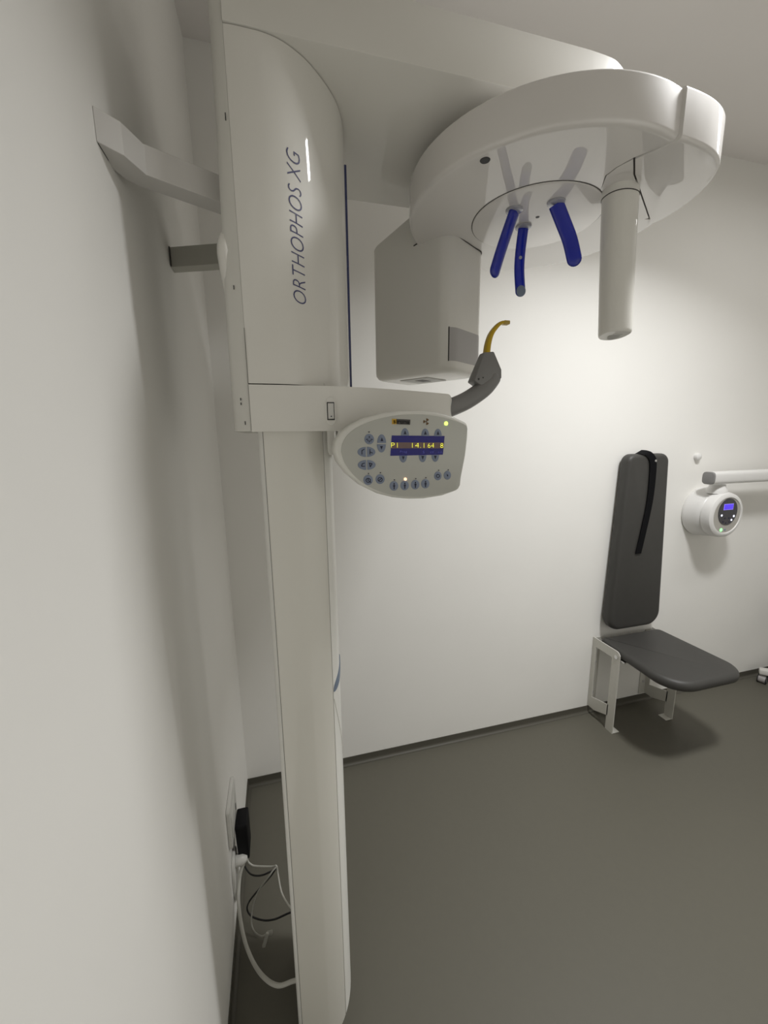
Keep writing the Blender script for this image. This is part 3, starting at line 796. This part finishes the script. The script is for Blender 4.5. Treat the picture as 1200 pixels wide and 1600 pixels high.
pw = thing('power_cable', 'thick white power cable with a round plug at the left wall looping to the column', 'cable', (.02, -.5, .1))
bm = lathe([(.016, 0), (.017, .004), (.017, .02), (.012, .028), (.007, .034)], (.0095, -.502, .212), (1, 0, 0), 20)
link('plug', finish(bm), M['socket'], pw)
link('cord', tube([(.034, -.502, .212), (.032, -.505, .200), (.022, -.515, .18), (.0165, -.53, .155), (.0155, -.56, .129), (.022, -.59, .096), (.038, -.64, .081), (.066, -.7, .088), (.097, -.75, .108), (.13, -.78, .121), (.165, -.79, .136), (.183, -.80, .15)], .0052, 10, 6), M['cable_w'], pw)
nc = thing('data_cable', 'thin white cable running from the wall sockets across to the column', 'cable', (.08, -.53, .15))
link('cord', tube([(.041, -.49, .215), (.043, -.495, .192), (.052, -.502, .184), (.067, -.51, .182), (.117, -.54, .2), (.131, -.555, .216), (.134, -.56, .193), (.143, -.59, .157), (.164, -.63, .154), (.181, -.65, .155)], .0024, 8, 6), M['cable_w'], nc)
tc_ = thing('connector_cable', 'thin pale cable ending in a plug with a hanging white tag near the floor', 'cable', (.08, -.6, .0))
link('cord', tube([(.133, -.562, .222), (.120, -.566, .215), (.108, -.57, .203), (.077, -.56, .153), (.057, -.56, .107), (.048, -.57, .057), (.057, -.59, .045), (.079, -.618, .060), (.095, -.62, .066)], .0022, 8, 6), M['cable_w2'], tc_)
link('plug', finish(lathe([(.0045, 0), (.006, .003), (.006, .016), (.004, .018)], (.094, -.62, .066), (.95, -.2, .2), 12)), M['cable_w2'], tc_)
bm = loft([[(.0935, -.628, .077), (.1015, -.628, .073), (.1015, -.622, .073), (.0935, -.622, .077)], [(.079, -.628, .030), (.088, -.628, .028), (.088, -.622, .028), (.079, -.622, .030)]])
link('cable_tag', finish(bm, .001, 1), M['cable_w'], tc_)

# ---------------------------------------------------------------- lights
def area(name, loc, target, sx, sy, power, col, spread=180):
    L = bpy.data.lights.new(name, 'AREA'); L.shape = 'RECTANGLE'; L.size = sx; L.size_y = sy; L.energy = power; L.color = col; L.spread = math.radians(spread)
    o = bpy.data.objects.new(name, L); COL.objects.link(o); o.location = loc
    o.rotation_euler = (Vector(target)-Vector(loc)).to_track_quat('-Z', 'Y').to_euler()
    return o
area('ceiling_lamp', (1.57, -1.01, ZC-.02), (1.57, -1.01, 0), .28, .20, 22.3, (.985, .99, .993), 133)
area('ceiling_lamp', (2.42, -.88, ZC-.02), (2.42, -.88, 0), .90, .20, 5.0, (1, .985, .96), 170)
W_ = bpy.data.worlds.new('room_world'); SC.world = W_; W_.use_nodes = True
W_.node_tree.nodes['Background'].inputs[0].default_value = (.5, .5, .5, 1)
W_.node_tree.nodes['Background'].inputs[1].default_value = .1

# ---------------------------------------------------------------- camera
cam = bpy.data.cameras.new('camera'); co = bpy.data.objects.new('camera', cam); COL.objects.link(co)
right = Vector((.96584550, -.25882724, -.01228515)); upv = Vector((.05955716, .17560331, .98265784)); fwd = Vector((.25218130, .94982732, -.18502068))
mw = Matrix.Identity(4)
for i in range(3): mw[i][0] = right[i]; mw[i][1] = upv[i]; mw[i][2] = -fwd[i]
mw[0][3], mw[1][3], mw[2][3] = .20453628, -1.61116369, 1.5
co.matrix_world = mw
cam.sensor_fit = 'HORIZONTAL'; cam.sensor_width = 36; cam.lens = 625.486/1200*36
cam.clip_start = .01; cam.clip_end = 50
SC.camera = co

SC.view_settings.view_transform = 'Standard'; SC.view_settings.look = 'None'
SC.view_settings.gamma = 1; SC.view_settings.use_curve_mapping = False
SC.view_settings.exposure = 0
